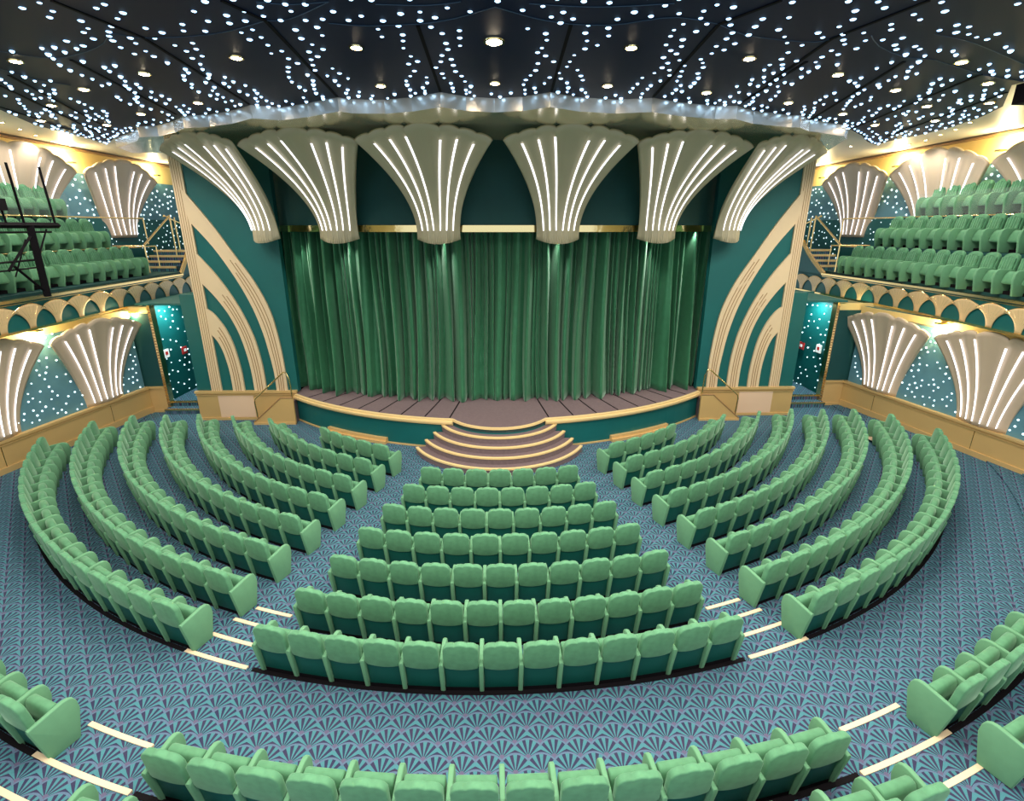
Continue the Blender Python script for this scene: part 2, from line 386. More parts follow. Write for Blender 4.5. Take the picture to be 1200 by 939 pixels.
# side galleries: three tiers each, facing across the room
GAL = [('left', -1, [(-13.50, 4.68, 20.3), (-14.22, 5.62, 19.6), (-14.94, 6.66, 18.9)]), ('right', 1, [(13.75, 4.68, 20.6), (14.38, 5.72, 19.7), (15.0, 6.74, 18.8)])]
for side, sg, rows in GAL:
    for t, (x, z, y1) in enumerate(rows):
        i = 0; y = y1
        while y > 10.6:
            if y > 10.6:
                o = take(gproto_end if i == 0 else gproto)
                # facing the middle of the room
                rz = rad(-90) if sg < 0 else rad(90)
                o.location = (x+sg*.22, y, z); o.rotation_euler = (0, 0, rz+ (rad(8) if sg < 0 else rad(-8)))
                tag(o, 'green velvet armchair in the %s gallery, %s tier, %s from the stage end' % (side, ['lowest', 'middle', 'top'][t], ORD[i+1]), 'seat', 'green armchairs of the side galleries')
            i += 1; y -= .575
# ------------------------------------------------------------------ room shell
ZC, ZS, ZG = 8.95, 9.02, 9.17                      # star canopy, polished soffit, gallery ceilings
m = MB(); m.prism(ccw([(-17, -4), (17, -4), (17, 31), (-17, 31)]), ZG, ZG+.2); o = struct(m, 'ceiling', 'side_ceiling')
m = MB()
poly = [(9.9, 9.6), (11.0, 4), (10.5, -3), (-10.5, -3), (-11.0, 4), (-10.6, 9), (-10.9, 11.8)]+EDGE
m.prism(ccw(poly), ZC, ZG-.01)
canopy = m.obj('ceiling_canopy', 'canopy')
tag(canopy, 'midnight blue scalloped ceiling canopy set with star lights above the stalls', 'ceiling panel', None, 'structure')
m = MB()
for a, b in SEAMS:
    m = MB()
    L = hypot(b[0]-a[0], b[1]-a[1]); nx, ny = -(b[1]-a[1])/L*.025, (b[0]-a[0])/L*.025
    m.prism(ccw([(a[0]+nx, a[1]+ny), (b[0]+nx, b[1]+ny), (b[0]-nx, b[1]-ny), (a[0]-nx, a[1]-ny)]), ZC-.012, ZC+.01); m.obj('seam', 'black', canopy)
for a in ARCS:
    m = MB(); m.tube([(p[0], p[1], ZC-.002) for p in spline(a, 10)], .007, 5); m.obj('rim', 'rim', canopy)
FE = EDGE[4:37]                                     # front scallops of the canopy
ZB = 8.71
m = MB(); m.prism(ccw([(x, y+.03) for x, y in FE]+[(10.9, 19.0), (-11.9, 19.0)]), ZB, ZG-.02)
struct(m, 'ceiling_soffit', 'soffit')
m = MB(); b0 = FE
m.grid(lambda u, v: (b0[int(round(u*(len(b0)-1)))][0], b0[int(round(u*(len(b0)-1)))][1]+.02, ZB-.02+(ZC-ZB+.04)*v), len(b0)-1, 1); struct(m, 'trim_soffit_band', 'silver')

# star lights in the canopy
def inside(x, y, poly):
    c = False; n = len(poly)
    for i in range(n):
        x0, y0 = poly[i]; x1, y1 = poly[i-1]
        if (y0 > y) != (y1 > y) and x < (x1-x0)*(y-y0)/(y1-y0)+x0: c = not c
    return c
stars = []
def put_star(x, y, mind=.20):
    if not inside(x, y, poly) or y < 6.9: return
    if any((x-a)**2+(y-b)**2 < mind*mind for a, b in stars): return
    if any((x-a)**2+(y-b)**2 < .5*.5 for a, b in DOWN): return
    stars.append((x, y))
rs = random.Random(3)
for a, b in SEAMS:
    L = hypot(b[0]-a[0], b[1]-a[1]); dx, dy = (b[0]-a[0])/L, (b[1]-a[1])/L; nx, ny = -dy, dx
    for sgn in (-1, 1):
        for row, off in enumerate((.19, .43)):
            n = int(L/.30)
            for i in range(n+1):
                s = (i+.5*row+rs.uniform(-.16, .16))*L/max(n, 1)
                o_ = sgn*(off+rs.uniform(-.05, .07)+(.12*sin(s*2.2+row)))
                put_star(a[0]+dx*s+nx*o_, a[1]+dy*s+ny*o_)
for arc in ARCS:
    pts = spline(arc, 24); L = sum(hypot(pts[i+1][0]-pts[i][0], pts[i+1][1]-pts[i][1]) for i in range(24)); n = int(L/.30)
    for row, off in enumerate((-.16, -.38)):
        for i in range(n+1):
            p = pts[min(24, int((i+.5*(row % 2))/max(n, 1)*24))]
            put_star(p[0]+rs.uniform(-.06, .06), p[1]+off+rs.uniform(-.05, .05))
for i in range(len(EDGE)-1):
    (x0, y0), (x1, y1) = EDGE[i], EDGE[i+1]; L = hypot(x1-x0, y1-y0); dx, dy = (x1-x0)/L, (y1-y0)/L
    for row, off in enumerate((.12, .38)):
        n = max(1, int(L/(.33+.12*row)))
        for k in range(n):
            s = (k+.5*row+.25)*L/n; put_star(x0+dx*s+dy*off, y0+dy*s-dx*off, .14)
for x0, x1, y, n in ((-7.5, 7.5, 7.05, 34), (-6.8, 7.2, 7.3, 28)):
    for i in range(n): put_star(x0+(x1-x0)*i/n+rs.uniform(-.1, .1), y+rs.uniform(-.12, .12), .2)
stars.sort(key=lambda p: hypot(p[0], p[1]))
def dome(m, c, r, nrm=(0, 0, -1), n=7):
    u = (1, 0, 0) if abs(nrm[0]) < .9 else (0, 1, 0)
    e1 = [nrm[1]*u[2]-nrm[2]*u[1], nrm[2]*u[0]-nrm[0]*u[2], nrm[0]*u[1]-nrm[1]*u[0]]; l = sqrt(sum(q*q for q in e1)); e1 = [q/l for q in e1]
    e2 = [nrm[1]*e1[2]-nrm[2]*e1[1], nrm[2]*e1[0]-nrm[0]*e1[2], nrm[0]*e1[1]-nrm[1]*e1[0]]
    m.rings([[[c[k]+nrm[k]*h*r+r*f*(cos(2*pi*q/n)*e1[k]+sin(2*pi*q/n)*e2[k]) for k in range(3)] for q in range(n)] for h, f in ((-.2, 1), (.35, .92), (.75, .6), (.95, .2))])
m = MB(); dome(m, (0, 0, 0), .036); m.v = [(x, y, z*.45) for x, y, z in m.v]; star_mesh = m.mesh('star_light', 'star', True)
for i, (x, y) in enumerate(stars[:300]):
    o = bpy.data.objects.new('star_light', star_mesh); COL.objects.link(o); o.location = (x, y, ZC); s = rs.uniform(.75, 1.25); o.scale = (s, s, s)
    tag(o, 'tiny blue-white star light set in the midnight blue ceiling canopy, nearer the viewer', 'light', 'star lights in the ceiling canopy')
m = MB()
for x, y in stars[300:]: dome(m, (x, y, ZC), .036*rs.uniform(.75, 1.2))
if stars[300:]: tag(m.obj('star_lights', 'star', None, True), 'the farthest tiny star lights, along the far scalloped edge of the ceiling canopy', 'lights', 'star lights in the ceiling canopy', 'stuff')

# downlights
def downlight(x, y, z, r, watts, label, group, idx):
    e = empty('downlight', (x, y, z))
    m = MB(); m.rings([[(r*f*cos(2*pi*q/14), r*f*sin(2*pi*q/14), h) for q in range(14)] for h, f in ((.01, 1.35), (-.02, 1.3), (-.02, 1.02), (.0, 1.0))], caps=False); m.obj('trim_ring', 'chrome', e, True)
    m = MB(); dome(m, (0, 0, 0), r*.95, n=12); m.v = [(x_, y_, z_*.5) for x_, y_, z_ in m.v]; m.obj('bulb', 'lamp', e, True)
    ld = bpy.data.lights.new('spot', 'SPOT'); ld.energy = watts; ld.spot_size = rad(150); ld.spot_blend = .6; ld.shadow_soft_size = .09; ld.color = (1, .90, .78)
    lo = bpy.data.objects.new('spot', ld); COL.objects.link(lo); lo.parent = e; lo.location = (0, 0, -.16)
    tag(e, label, 'light', group)
for i, (x, y) in enumerate(DOWN):
    downlight(x, y, ZC, .085 if i else .12, DOWN_W, 'warm round downlight shining in the dark field of the star-lit ceiling canopy', 'warm downlights in the star canopy', i)
for i, (x, y) in enumerate(SIDEDOWN):
    side = 'left' if x < 0 else 'right'
    downlight(x, y, ZG, .05, SIDE_W*.4, 'small downlight in the pale ceiling over the %s gallery' % side, 'small downlights over the %s gallery' % side, i)
# the same ceiling goes on above the viewer; unseen downlights added to light the room
for i, (x, y) in enumerate([(-6, 6), (-2, 6.2), (2, 6.2), (6, 6), (-8, 3), (-3, 3), (3, 3), (8, 3), (-5, 0), (0, 0.5), (5, 0)]):
    downlight(x, y, ZC, .085, NEAR_W, 'unseen warm downlight added in the ceiling canopy above the viewer to light the room', 'unseen added downlights above the viewer', i)

# ------------------------------------------------------------------ shell fans
def shell_fan(name, base, rz, H, w0, w1, D, mats, label, cat='wall fan', p=2.1, q=1.9, skirt=.25, depth=.30, lobes=(0, .28, .54, .80, 1.0), led=.017, group=None, zc=.10, dx=0):
    """flaring art deco shell: narrow fluted foot, spreading and leaning outward to a scalloped crown; local -y faces the room"""
    e = empty(name, base, rz)
    def top_h(s):
        a = abs(s)
        h = H-zc*H*a*a*.9
        B = [-.28, .28]; lo = None
        edges = [-1, -.80, -.54, -.28, .28, .54, .80, 1]
        for i in range(7):
            if edges[i] <= s <= edges[i+1]:
                c = (s-edges[i])/(edges[i+1]-edges[i]); bump = sqrt(max(0, 1-(2*c-1)**2)); wd = (edges[i+1]-edges[i])
                return h-.0+ (bump-1)*min(.16, wd*.30)*H/2.6
        return h
    def sb(s):            # crown positions -> foot positions: flutes are even at the foot
        xs = [-1, -.80, -.54, -.28, .28, .54, .80, 1]; ys = [-1, -.70, -.42, -.14, .14, .42, .70, 1]
        for i in range(7):
            if xs[i] <= s <= xs[i+1]: return ys[i]+(ys[i+1]-ys[i])*(s-xs[i])/(xs[i+1]-xs[i])
        return s
    def P(s, t, lift=0):
        tt = max(t, 0)
        f = tt**p
        half = w0+(w1-w0)*f
        ss = sb(s)*(1-tt**.8)+s*tt**.8
        x = ss*half + dx*f
        z = t*top_h(s) if t > 0 else t*H
        y = -D*tt**q - depth*(1-ss*ss)*(1-.35*tt)
        # shallow flutes; the foot hangs in a rounded apron
        y += .020*abs(cos(ss*pi*3.5))
        if skirt and t < .04: z -= .13*(1-ss*ss)*min(1, (.04-t)/(.04+skirt/H)); y += .012*cos(ss*pi*21)*min(1, (.04-t)*12)
        return (x, y-lift, z)
    m = MB(); m.grid(lambda u, v: P(-1+2*u, -skirt/H+(1+skirt/H)*v), 84, 22)
    o = m.obj('shell', mats, e, True)
    sd = o.modifiers.new('thickness', 'SOLIDIFY'); sd.thickness = .07; sd.offset = 1
    for s in (-.80, -.54, -.28, .28, .54, .80):
        m = MB()
        def Q(u, v):
            t = .04+.90*u; c = P(s, t, .03); wd = led*(1+.7*u)*(1.0)
            return (c[0]+(v-.5)*2*wd, c[1]-.012*(1 if abs(v-.5) < .3 else 0), c[2])
        m.grid(Q, 18, 3); m.obj('light_strip', 'led', e, True)
    return tag(e, label, cat, group)

# six big fans over the stage, on the curved header
NUM = ['first', 'second', 'third', 'fourth', 'fifth', 'sixth']
FANS = [(-7.12, 17.0, -22, .50, 1.28), (-4.74, 16.5, -8, .60, 1.56), (-1.70, 15.85, -2, .62, 1.63), (1.74, 15.85, 2, .62, 1.63), (4.82, 16.5, 8, .60, 1.56), (7.20, 17.0, 22, .50, 1.28)]
for i, (x, y, a, w0, w1_) in enumerate(FANS):
    shell_fan('stage_fan', (x, y, 6.22), rad(a), 2.48, w0, w1_, 2.0, 'shell',
        'large champagne shell fan with six light strips above the curtain, %s from the left' % NUM[i], 'fan', p=2.05, q=1.75, skirt=.15, zc=.13)
# curved header wall, gold valance and curtain track above the curtain
HR, HC = 15.0, 31.05
def arc(R, yc, x): return yc-sqrt(R*R-x*x)
m = MB(); m.grid(lambda u, v: (-7.6+15.2*u, arc(HR, HC, -7.6+15.2*u), 6.44+(ZB-6.44)*v), 40, 1)
m.grid(lambda u, v: (-7.6+15.2*u, arc(HR, HC, -7.6+15.2*u)+.3*v, 6.44), 40, 1)
struct(m, 'wall_header', 'teal_dark')
m = MB(); m.grid(lambda u, v: (-7.6+15.2*u, arc(HR, HC, -7.6+15.2*u)-.05+.1*v, 6.27+.17*0), 60, 1)
m.grid(lambda u, v: (-7.6+15.2*u, arc(HR, HC, -7.6+15.2*u)-.05, 6.27+.19*v), 60, 2)
o = m.obj('valance', 'chrome', None, True); tag(o, 'narrow mirror-gold strip running above the green curtain between the fan feet', 'trim')

# small lamps behind the fan feet grazing the curtain
for i, fx in enumerate((-6.3, -4.74, -1.70, 1.74, 4.82, 6.4)):
    e = empty('curtain_lamp', (fx, arc(HR, HC, fx)+.14, 6.44))
    m = MB(); m.rings([[(.05*cos(q*pi/5), .05*sin(q*pi/5), z) for q in range(10)] for z in (-.12, 0)]); m.obj('housing', 'black', e, True)
    ld = bpy.data.lights.new('curtain', 'SPOT'); ld.energy = 85; ld.spot_size = rad(66); ld.spot_blend = .8; ld.shadow_soft_size = .03; ld.color = (1, .97, .88)
    lo = bpy.data.objects.new('curtain', ld); COL.objects.link(lo); lo.parent = e; lo.location = (0, 0, -.14); lo.rotation_euler = (rad(7), 0, 0)
    tag(e, 'small black lamp under the header lighting the curtain, %s from the left' % NUM[i], 'lamp')
# stage curtain
m = MB()
rc = random.Random(11)
K = [(rc.uniform(.5, 1), rc.uniform(0, 6.28)) for _ in range(60)]
edges_ = [0]
while edges_[-1] < 1: edges_.append(edges_[-1]+rc.choice((rc.uniform(.006, .011), rc.uniform(.009, .016), rc.uniform(.016, .032))))
def fold(u):
    for i in range(len(edges_)-1):
        if edges_[i] <= u <= edges_[i+1]:
            c = (u-edges_[i])/(edges_[i+1]-edges_[i]); return i, c
    return 0, 0
amp = [rc.uniform(.12, .42) for _ in edges_]; drift = [rc.uniform(-.7, .7) for _ in edges_]
def curt(u, v):
    # v: 0 top .. 1 foot; u is warped so the pleats wander and spread toward the foot
    uu = u+.004*sin(9*u+4*v)*v+.0035*sin(37*u+2)*v
    i, c = fold(min(max(uu, 0), .9999))
    d = min(.14+amp[i], 19*(edges_[i+1]-edges_[i]))*(sin(pi*c)**1.25)+.035*sin(u*410+3*sin(u*57)+v)*(.4+.6*sin(u*23)**2)
    d2 = .03*sin(u*820+5*v)*(1-.4*v)
    x = -7.45+14.95*u
    f = 1+.35*v
    y = 16.80+.033*x*x - (d*f+d2*.4) - .10*v**6
    return (x+drift[i]*.25*v*sin(pi*c), y, 6.75-5.79*v)
m.grid(curt, 1100, 26)
cu = m.obj('stage_curtain', 'curtain', None, True); tag(cu, 'full-width dark green velvet stage curtain hanging in deep folds to the stage floor', 'curtain')
sd = cu.modifiers.new('thickness', 'SOLIDIFY'); sd.thickness = .012

# ------------------------------------------------------------------ proscenium side walls with curved ribs
YP = 17.45
for side, sg in (('left', -1), ('right', 1)):
    X = lambda x: -sg*x if sg > 0 else x
    m = MB()
    m.box(min(X(-9.87), X(-6.95)), max(X(-9.87), X(-6.95)), YP, YP+.25, 1.0, ZB)
    m.box(min(X(-10.4), X(-9.8)), max(X(-10.4), X(-9.8)), YP+.02, YP+.25, 1.0, 4.32)
    struct(m, 'wall_proscenium_'+side, 'teal')
    # column with three thin flutes, and three sweeping ribbed bands
    e = empty('wall_ornament', (0, 0, 0))
    m = MB()
    m.box(min(X(-9.87), X(-9.53)), max(X(-9.87), X(-9.53)), YP-.07, YP, 1.03, ZB)
    c = m.obj('column', 'cream', e)
    m = MB()
    for dx in (.05, .12, .19, .26): m.box(min(X(-9.87+dx), X(-9.855+dx)), max(X(-9.87+dx), X(-9.855+dx)), YP-.075, YP-.065, 1.03, 8.75)
    m.obj('groove', 'groove', c)
    for out_, in_ in BANDS:
        P0 = spline(out_, 28); P1 = spline(in_, 28)
        m = MB()
        m.grid(lambda u, v: (X((P0 if v < .5 else P1)[int(round(u*28))][0]), YP-.08, (P0 if v < .5 else P1)[int(round(u*28))][1]), 28, 1)
        m.grid(lambda u, v: (X(P0[int(round(u*28))][0]), YP-.08+.08*v, P0[int(round(u*28))][1]), 28, 1)
        m.grid(lambda u, v: (X(P1[int(round(u*28))][0]), YP-.08+.08*v, P1[int(round(u*28))][1]), 28, 1)
        b = m.obj('curved_band', 'cream', e)
        m = MB()
        for k, start in ((.3, 8), (.5, 7), (.7, 8)):
            pts = []
            for i in range(start, 29):
                x = P0[i][0]*(1-k)+P1[i][0]*k; z = P0[i][1]*(1-k)+P1[i][1]*k; pts.append((X(x), YP-.078, z))
            m.tube(pts, .014, 6)
        m.obj('groove', 'groove', b)
    tag(e, 'cream column and three sweeping ribbed arches on the teal wall %s of the stage' % side, 'wall ornament')
    # gold dado under it
    m = MB(); x0, x1 = sorted((X(-10.42), X(-7.0)))
    m.box(x0, x1, YP-.06, YP+.2, 0, 1.0); d = m.obj('proscenium_dado', 'gold_dado')
    q = MB(); q.box(x0-.02, x1+.02, YP-.13, YP+.0, .98, 1.06); q.box(x0-.02, x1+.02, YP-.10, YP, .90, .93); q.obj('cap_rail', 'gold', d)
    q = MB(); q.box(x0-.02, x1+.02, YP-.10, YP, 0, .09); q.obj('plinth', 'gold', d)
    q = MB(); a, b_ = sorted((X(-9.7), X(-8.5))); q.box(a, b_, YP-.075, YP-.05, .10, .89); q.obj('panel', 'pale_panel', d)
    tag(d, 'gold dado with a pale panel below the ribbed arches %s of the stage' % side, 'dado')

# ------------------------------------------------------------------ stage, lip, stairs
LR, LC = 10.35, 24.92
def lip(x): return LC-sqrt(LR*LR-x*x)
SC = 15.55
def bulge(R, n=16, x1=1.38):
    pts = []
    a1 = math.asin(min(1, x1/R))
    return [(R*sin(-a1+2*a1*i/n), SC-R*cos(-a1+2*a1*i/n)) for i in range(n+1)]
front = [(-7.0+5.62*i/16, lip(-7.0+5.62*i/16)) for i in range(17)]
front = front+bulge(1.65)+[(-x, y) for x, y in front[::-1]]
stage = empty('stage', (0, 15.5, 0))
def sp(mb, name, mats, parent, smooth=False):
    o = mb.obj(name, mats, parent, smooth); o.matrix_parent_inverse = parent.matrix_basis.inverted() if parent.type == 'EMPTY' else o.matrix_parent_inverse; return o
stage.location = (0, 0, 0)
m = MB(); m.prism(ccw(front+[(7.0, 19.5), (-7.0, 19.5)]), .80, .95)
dk = sp(m, 'stage_floor', 'stage', stage)
for i in [q for q in range(-9, 10) if q]:
    m = MB(); a = rad((abs(i)-1)*4.3+8.3)*(1 if i > 0 else -1); x0, y0 = LR*sin(a), LC-LR*cos(a)
    r1 = 3.0
    x1, y1 = (LR-r1)*sin(a)+ .5*sin(a), LC-(LR-r1)*cos(a)
    if abs(x0) < 6.9: 
        L = hypot(x1-x0, y1-y0); nx, ny = (y1-y0)/L*.02, -(x1-x0)/L*.02
        m.prism(ccw([(x0+nx, y0+ny+.12), (x1+nx, y1+ny), (x1-nx, y1-ny), (x0-nx, y0-ny+.12)]), .95, .956); m.obj('board_joint', 'black', dk)
def band(mb, pts, off0, off1, z0, z1, mi=0):
    """ribbon following pts; off = distance towards the audience"""
    n = len(pts)-1
    def nrm(i):
        a, b = pts[max(0, i-1)], pts[min(n, i+1)]; L = hypot(b[0]-a[0], b[1]-a[1]) or 1
        return ((b[1]-a[1])/L, -(b[0]-a[0])/L)
    loop = [(off0, z0), (off1, z0), (off1, z1), (off0, z1)]
    b = len(mb.v)
    for i in range(n+1):
        nx, ny = nrm(i)
        for o_, z in loop: mb.v.append((pts[i][0]+nx*o_, pts[i][1]+ny*o_, z))
    for i in range(n):
        for k in range(4):
            kk = (k+1) % 4; mb.f.append([b+i*4+k, b+i*4+kk, b+(i+1)*4+kk, b+(i+1)*4+k]); mb.m.append(mi)
    mb.f.append([b+k for k in range(4)]); mb.f.append([b+n*4+k for k in (3, 2, 1, 0)]); mb.m += [mi, mi]
left = front[:17]; right = front[-17:]; mid = front[17:34]
m = MB()
for pts in (left, right):
    band(m, pts, -.04, .06, .90, .962); band(m, pts, -.04, .10, .84, .90); band(m, pts, -.04, .05, .78, .84)
band(m, mid, -.03, .03, .90, .965)
m.obj('gold_lip', 'nose', stage)
m = MB()
for pts in (left, right): band(m, pts, -.5, -.02, 0, .80)
band(m, mid, -.3, 0, 0, .90); m.obj('stage_front', 'teal', stage)
m = MB()
for pts in (left, right): band(m, pts, -.02, .02, 0, .045)
for pts in (left[4:11], [(-x, y) for x, y in left[4:11]][::-1]):
    band(m, pts, -.02, .16, 0, .09); band(m, pts, -.02, .09, .09, .18)
m.obj('base_moulding', 'gold', stage)
tag(stage, 'curved stage with dark boards, gold lip and teal front', 'stage')
# round stair
st = empty('stage_steps', (0, 0, 0))
for i, (R, z) in enumerate(((1.92, .76), (2.19, .57), (2.46, .38), (2.75, .19))):
    x1 = R*.93
    def seg(RR, n=30):
        a1 = math.asin(.90)
        return [(RR*sin(-a1+2*a1*k/n), SC-RR*cos(-a1+2*a1*k/n)) for k in range(n+1)]
    pts = [q for q in seg(R)]
    pts = [(x, min(y, lip(x)+.12)) for x, y in pts]
    m = MB(); m.prism(ccw(pts+[(x*.55, lip(x*.5)+.02) for x, y in pts[::-6]]), z-.19, z); t = m.obj('step', 'stage', st)
    m = MB(); band(m, pts, -.065, .02, z-.035, z+.012); m.obj('nosing', 'nose', t)
tag(st, 'five-sweep semicircular carpeted steps with gold nosings at the centre of the stage', 'steps')
for sg, side in ((-1, 'left'), (1, 'right')):
    m = MB(); m.rings([[(sg*2.78+r*cos(q*pi/5), 15.30+r*sin(q*pi/5), z) for q in range(10)] for r, z in ((.05, 0), (.05, .12), (.03, .15))]); l = m.obj('floor_lamp', 'gold', None, True)
    m = MB(); dome(m, (sg*2.78, 15.30, .18), .05, (0, 0, 1)); m.obj('bulb', 'lamp', l, True)
    tag(l, 'small glowing lamp on the floor at the %s foot of the round stage steps' % side, 'lamp')
    q = MB(); q.box(min(sg*2.62, sg*2.95), max(sg*2.62, sg*2.95), 15.22, 15.4, 0, .06)
    o = q.obj('lamp_base', 'gold', l)

# side stairs onto the stage, with handrails
for sg, side in ((-1, 'left'), (1, 'right')):
    e = empty('side_stair', (0, 0, 0)); ys = 16.88
    pr = [(8.32, 0), (6.95, 0), (6.95, .93), (7.36, .93), (8.32, .10)]
    def P3(p, y): return (sg*p[0], y, p[1])
    m = MB(); m.rings([[P3(p, ys) for p in pr], [P3(p, ys+.08) for p in pr]]); sgd = m.obj('stringer', 'gold_dado', e)
    m = MB()
    m.tube([(sg*8.32, ys, .11), (sg*7.36, ys, .945), (sg*6.95, ys, .945)], .022, 6); m.tube([(sg*8.34, ys, 0), (sg*8.34, ys, .12)], .022, 6); m.obj('trim', 'groove', sgd)
    m = MB(); m.box(min(sg*8.36, sg*6.95), max(sg*8.36, sg*6.95), ys-.03, ys, 0, .08); m.obj('skirting', 'gold', sgd)
    for k in range(4):
        a, b = sorted((sg*(8.25-.26*k), sg*7.0)); m = MB(); m.box(a, b, ys+.08, YP-.11, .19*k if k else 0, .19*(k+1)); m.obj('step', 'stage', e)
    tag(e, 'small gold-sided side stair rising to the stage on the %s' % side, 'stairs')
    m = MB(); yr = ys+.04
    m.tube([(sg*8.22, yr, .18), (sg*8.25, yr, .80), (sg*8.22, yr, .92), (sg*7.22, yr, 1.78), (sg*7.14, yr, 1.83), (sg*7.06, yr, 1.80), (sg*7.0, yr, 1.60), (sg*6.97, yr, .94)], .024, 8)
    tag(m.obj('handrail', 'brass', None, True), 'bent brass handrail on the %s side stair of the stage' % side, 'handrail')
# bright strip lamp in the gap beside the curtain
m = MB(); m.box(7.62, 7.80, 18.3, 18.38, 2.3, 3.3); bl = m.obj('backstage_lamp', 'led'); m = MB(); m.tube([(7.71, 18.42, .95), (7.71, 18.42, 3.35)], .02, 6); m.obj('pole', 'black', bl); tag(bl, 'white strip lamp glimpsed backstage at the right edge of the curtain', 'lamp')
m = MB(); m.box(-9.5, 9.5, 19.6, 19.8, 0, 9); struct(m, 'wall_stage_back', 'black')
# ------------------------------------------------------------------ side walls, doorways, galleries
def line(p, q, s): return (p[0]+(q[0]-p[0])*s, p[1]+(q[1]-p[1])*s)
SIDES = {'left': dict(sg=-1, a=(-13.95, 9.2), b=(-12.58, 18.25), jamb=-12.05, fb=((-12.50, 12.0), (-12.76, 17.6), (-12.95, 23.3)), xt=.0, wall=-15.4, fans_low=[16.62, 13.20], fans_up=[23.0, 18.4, 13.8], fy=18.3),
         'right': dict(sg=1, a=(14.55, 9.2), b=(12.90, 18.40), jamb=12.2, fb=((13.15, 11.4), (13.50, 16.7), (13.35, 23.6)), xt=.0, wall=15.4, fans_low=[17.05, 13.68], fans_up=[23.4, 19.05, 14.7], fy=18.45)}
for side, d in SIDES.items():
    sg, A, B = d['sg'], d['a'], d['b']
    L = hypot(B[0]-A[0], B[1]-A[1]); ux, uy = (B[0]-A[0])/L, (B[1]-A[1])/L
    nx, ny = (uy, -ux) if sg < 0 else (-uy, ux)                    # into the room
    ang = atan2(uy, ux)
    def W(s, h, z): return (A[0]+ux*s+nx*h, A[1]+uy*s+ny*h, z)   # along wall, out of wall, up
    def wbox(mb, s0, s1, h0, h1, z0, z1):
        b = len(mb.v)
        for z in (z0, z1):
            for s, h in ((s0, h0), (s1, h0), (s1, h1), (s0, h1)): mb.v.append(W(s, h, z))
        for q in ((0,3,2,1),(4,5,6,7),(0,1,5,4),(1,2,6,5),(2,3,7,6),(3,0,4,7)): mb.f.append([b+i for i in q]); mb.m.append(0)
    m = MB(); wbox(m, -9, L, -.35, -.15, 0, 3.72); struct(m, 'wall_'+side, 'teal')
    # cream cove above the panels
    m = MB(); wbox(m, -9, L, -.16, -.10, 3.45, 3.72); struct(m, 'trim_cove_'+side, 'wall_yellow')
    # dado
    m = MB(); wbox(m, -9, L, -.2, 0, 0, .92); dd = m.obj('wall_dado', 'gold_dado')
    m = MB(); wbox(m, -9, L, -.2, .06, .90, .97); wbox(m, -9, L, -.1, .03, .82, .85); m.obj('cap_rail', 'gold', dd)
    m = MB(); wbox(m, -9, L, 0, .04, 0, .24); m.obj('skirting', 'gold', dd)
    for yy in d['fans_low']: 
        m = MB(); s = (yy-A[1])/uy; wbox(m, s-.01, s+.01, 0, .008, .25, .82); m.obj('cover_strip', 'brass', dd)
    tag(dd, 'gold dado along the %s wall of the stalls' % side, 'dado')
    # pillar beside the doorway
    e = empty('doorway_pillar'); jx = d['jamb']; fy = d['fy']
    m = MB(); x0, x1 = sorted((jx, B[0]+sg*.6)); m.box(x0-.0, x1+.0, fy, fy+.25, .95, 3.58); m.obj('pillar_face', 'teal_dark', e); m = MB(); m.box(x0, x1, fy+.05, fy+.25, 3.58, 3.8); m.obj('pillar_cove', 'wall_yellow', e)
    m = MB(); m.box(x0, x1, fy-.03, fy+.25, 0, .92); m.box(x0, x1, fy-.08, fy+.25, .90, .97); m.box(x0, x1, fy-.06, fy, 0, .1); m.obj('pillar_base', 'gold', e)
    m = MB(); xs = sorted((jx, jx-sg*.09)); m.box(xs[0], xs[1], fy-.02, fy+.25, 0, 3.86)
    j = m.obj('mosaic_jamb', 'brass', e)
    m = MB()
    for i in range(38): m.box(xs[0]-.008, xs[1]+.008, fy-.03, fy-.01, .1*i, .1*i+.03)
    m.obj('mosaic_tile', 'groove', j)
    tag(e, 'teal and gold pillar with a mosaic edge beside the %s doorway' % side, 'pillar')
    # doorway recess: floor steps, starry side and back walls
    x0, x1 = sorted((jx-sg*.0, -sg*(-10.42)))
    e = empty('doorway_steps')
    for i in range(2):
        m = MB(); m.box(x0, x1, fy-.25+.42*i, fy+6, .17*i, .17*(i+1)); s_ = m.obj('step', 'carpet', e)
        m = MB(); m.box(x0, x1, fy-.27+.42*i, fy-.20+.42*i, .17*(i+1)-.05, .17*(i+1)+.01); m.obj('nosing', 'brass', s_)
    tag(e, 'two carpeted steps with brass nosings in the %s doorway' % side, 'steps')
    def starwall(name, pts, z0, z1, n, seed, label, matn='star_blue', r=.03, off=.02, kind=None, cat='wall panel', clip=None):
        (xa, ya), (xb, yb) = pts; LL = hypot(xb-xa, yb-ya); tx, ty = (xb-xa)/LL, (yb-ya)/LL
        qx, qy = (ty, -tx)
        if (qx*(-xa)+qy*(8-ya)) < 0: qx, qy = -qx, -qy
        m = MB(); b0 = [(xa, ya), (xb, yb), (xb-qx*.04, yb-qy*.04), (xa-qx*.04, ya-qy*.04)]
        m.prism(ccw(b0), z0, z1); o = m.obj(name, matn)
        rr = random.Random(seed); m = MB(); P_ = []
        tries = 0
        while len(P_) < n and tries < n*60:
            tries += 1; s, z = rr.uniform(.05, LL-.05), rr.uniform(z0+.05, z1-.05)
            if all((s-a)**2+(z-b)**2 > (.55*sqrt(LL*(z1-z0)/n))**2 for a, b in P_): P_.append((s, z))
        for s, z in P_:
            dome(m, (xa+tx*s+qx*.0, ya+ty*s+qy*.0, z), r*rr.uniform(.8, 1.2), (qx, qy, 0), 6)
        so = m.obj('stars', 'wallstar', o, True); so['kind'] = 'stuff'
        tag(o, label, cat); return o
    bx_ = sg*10.5
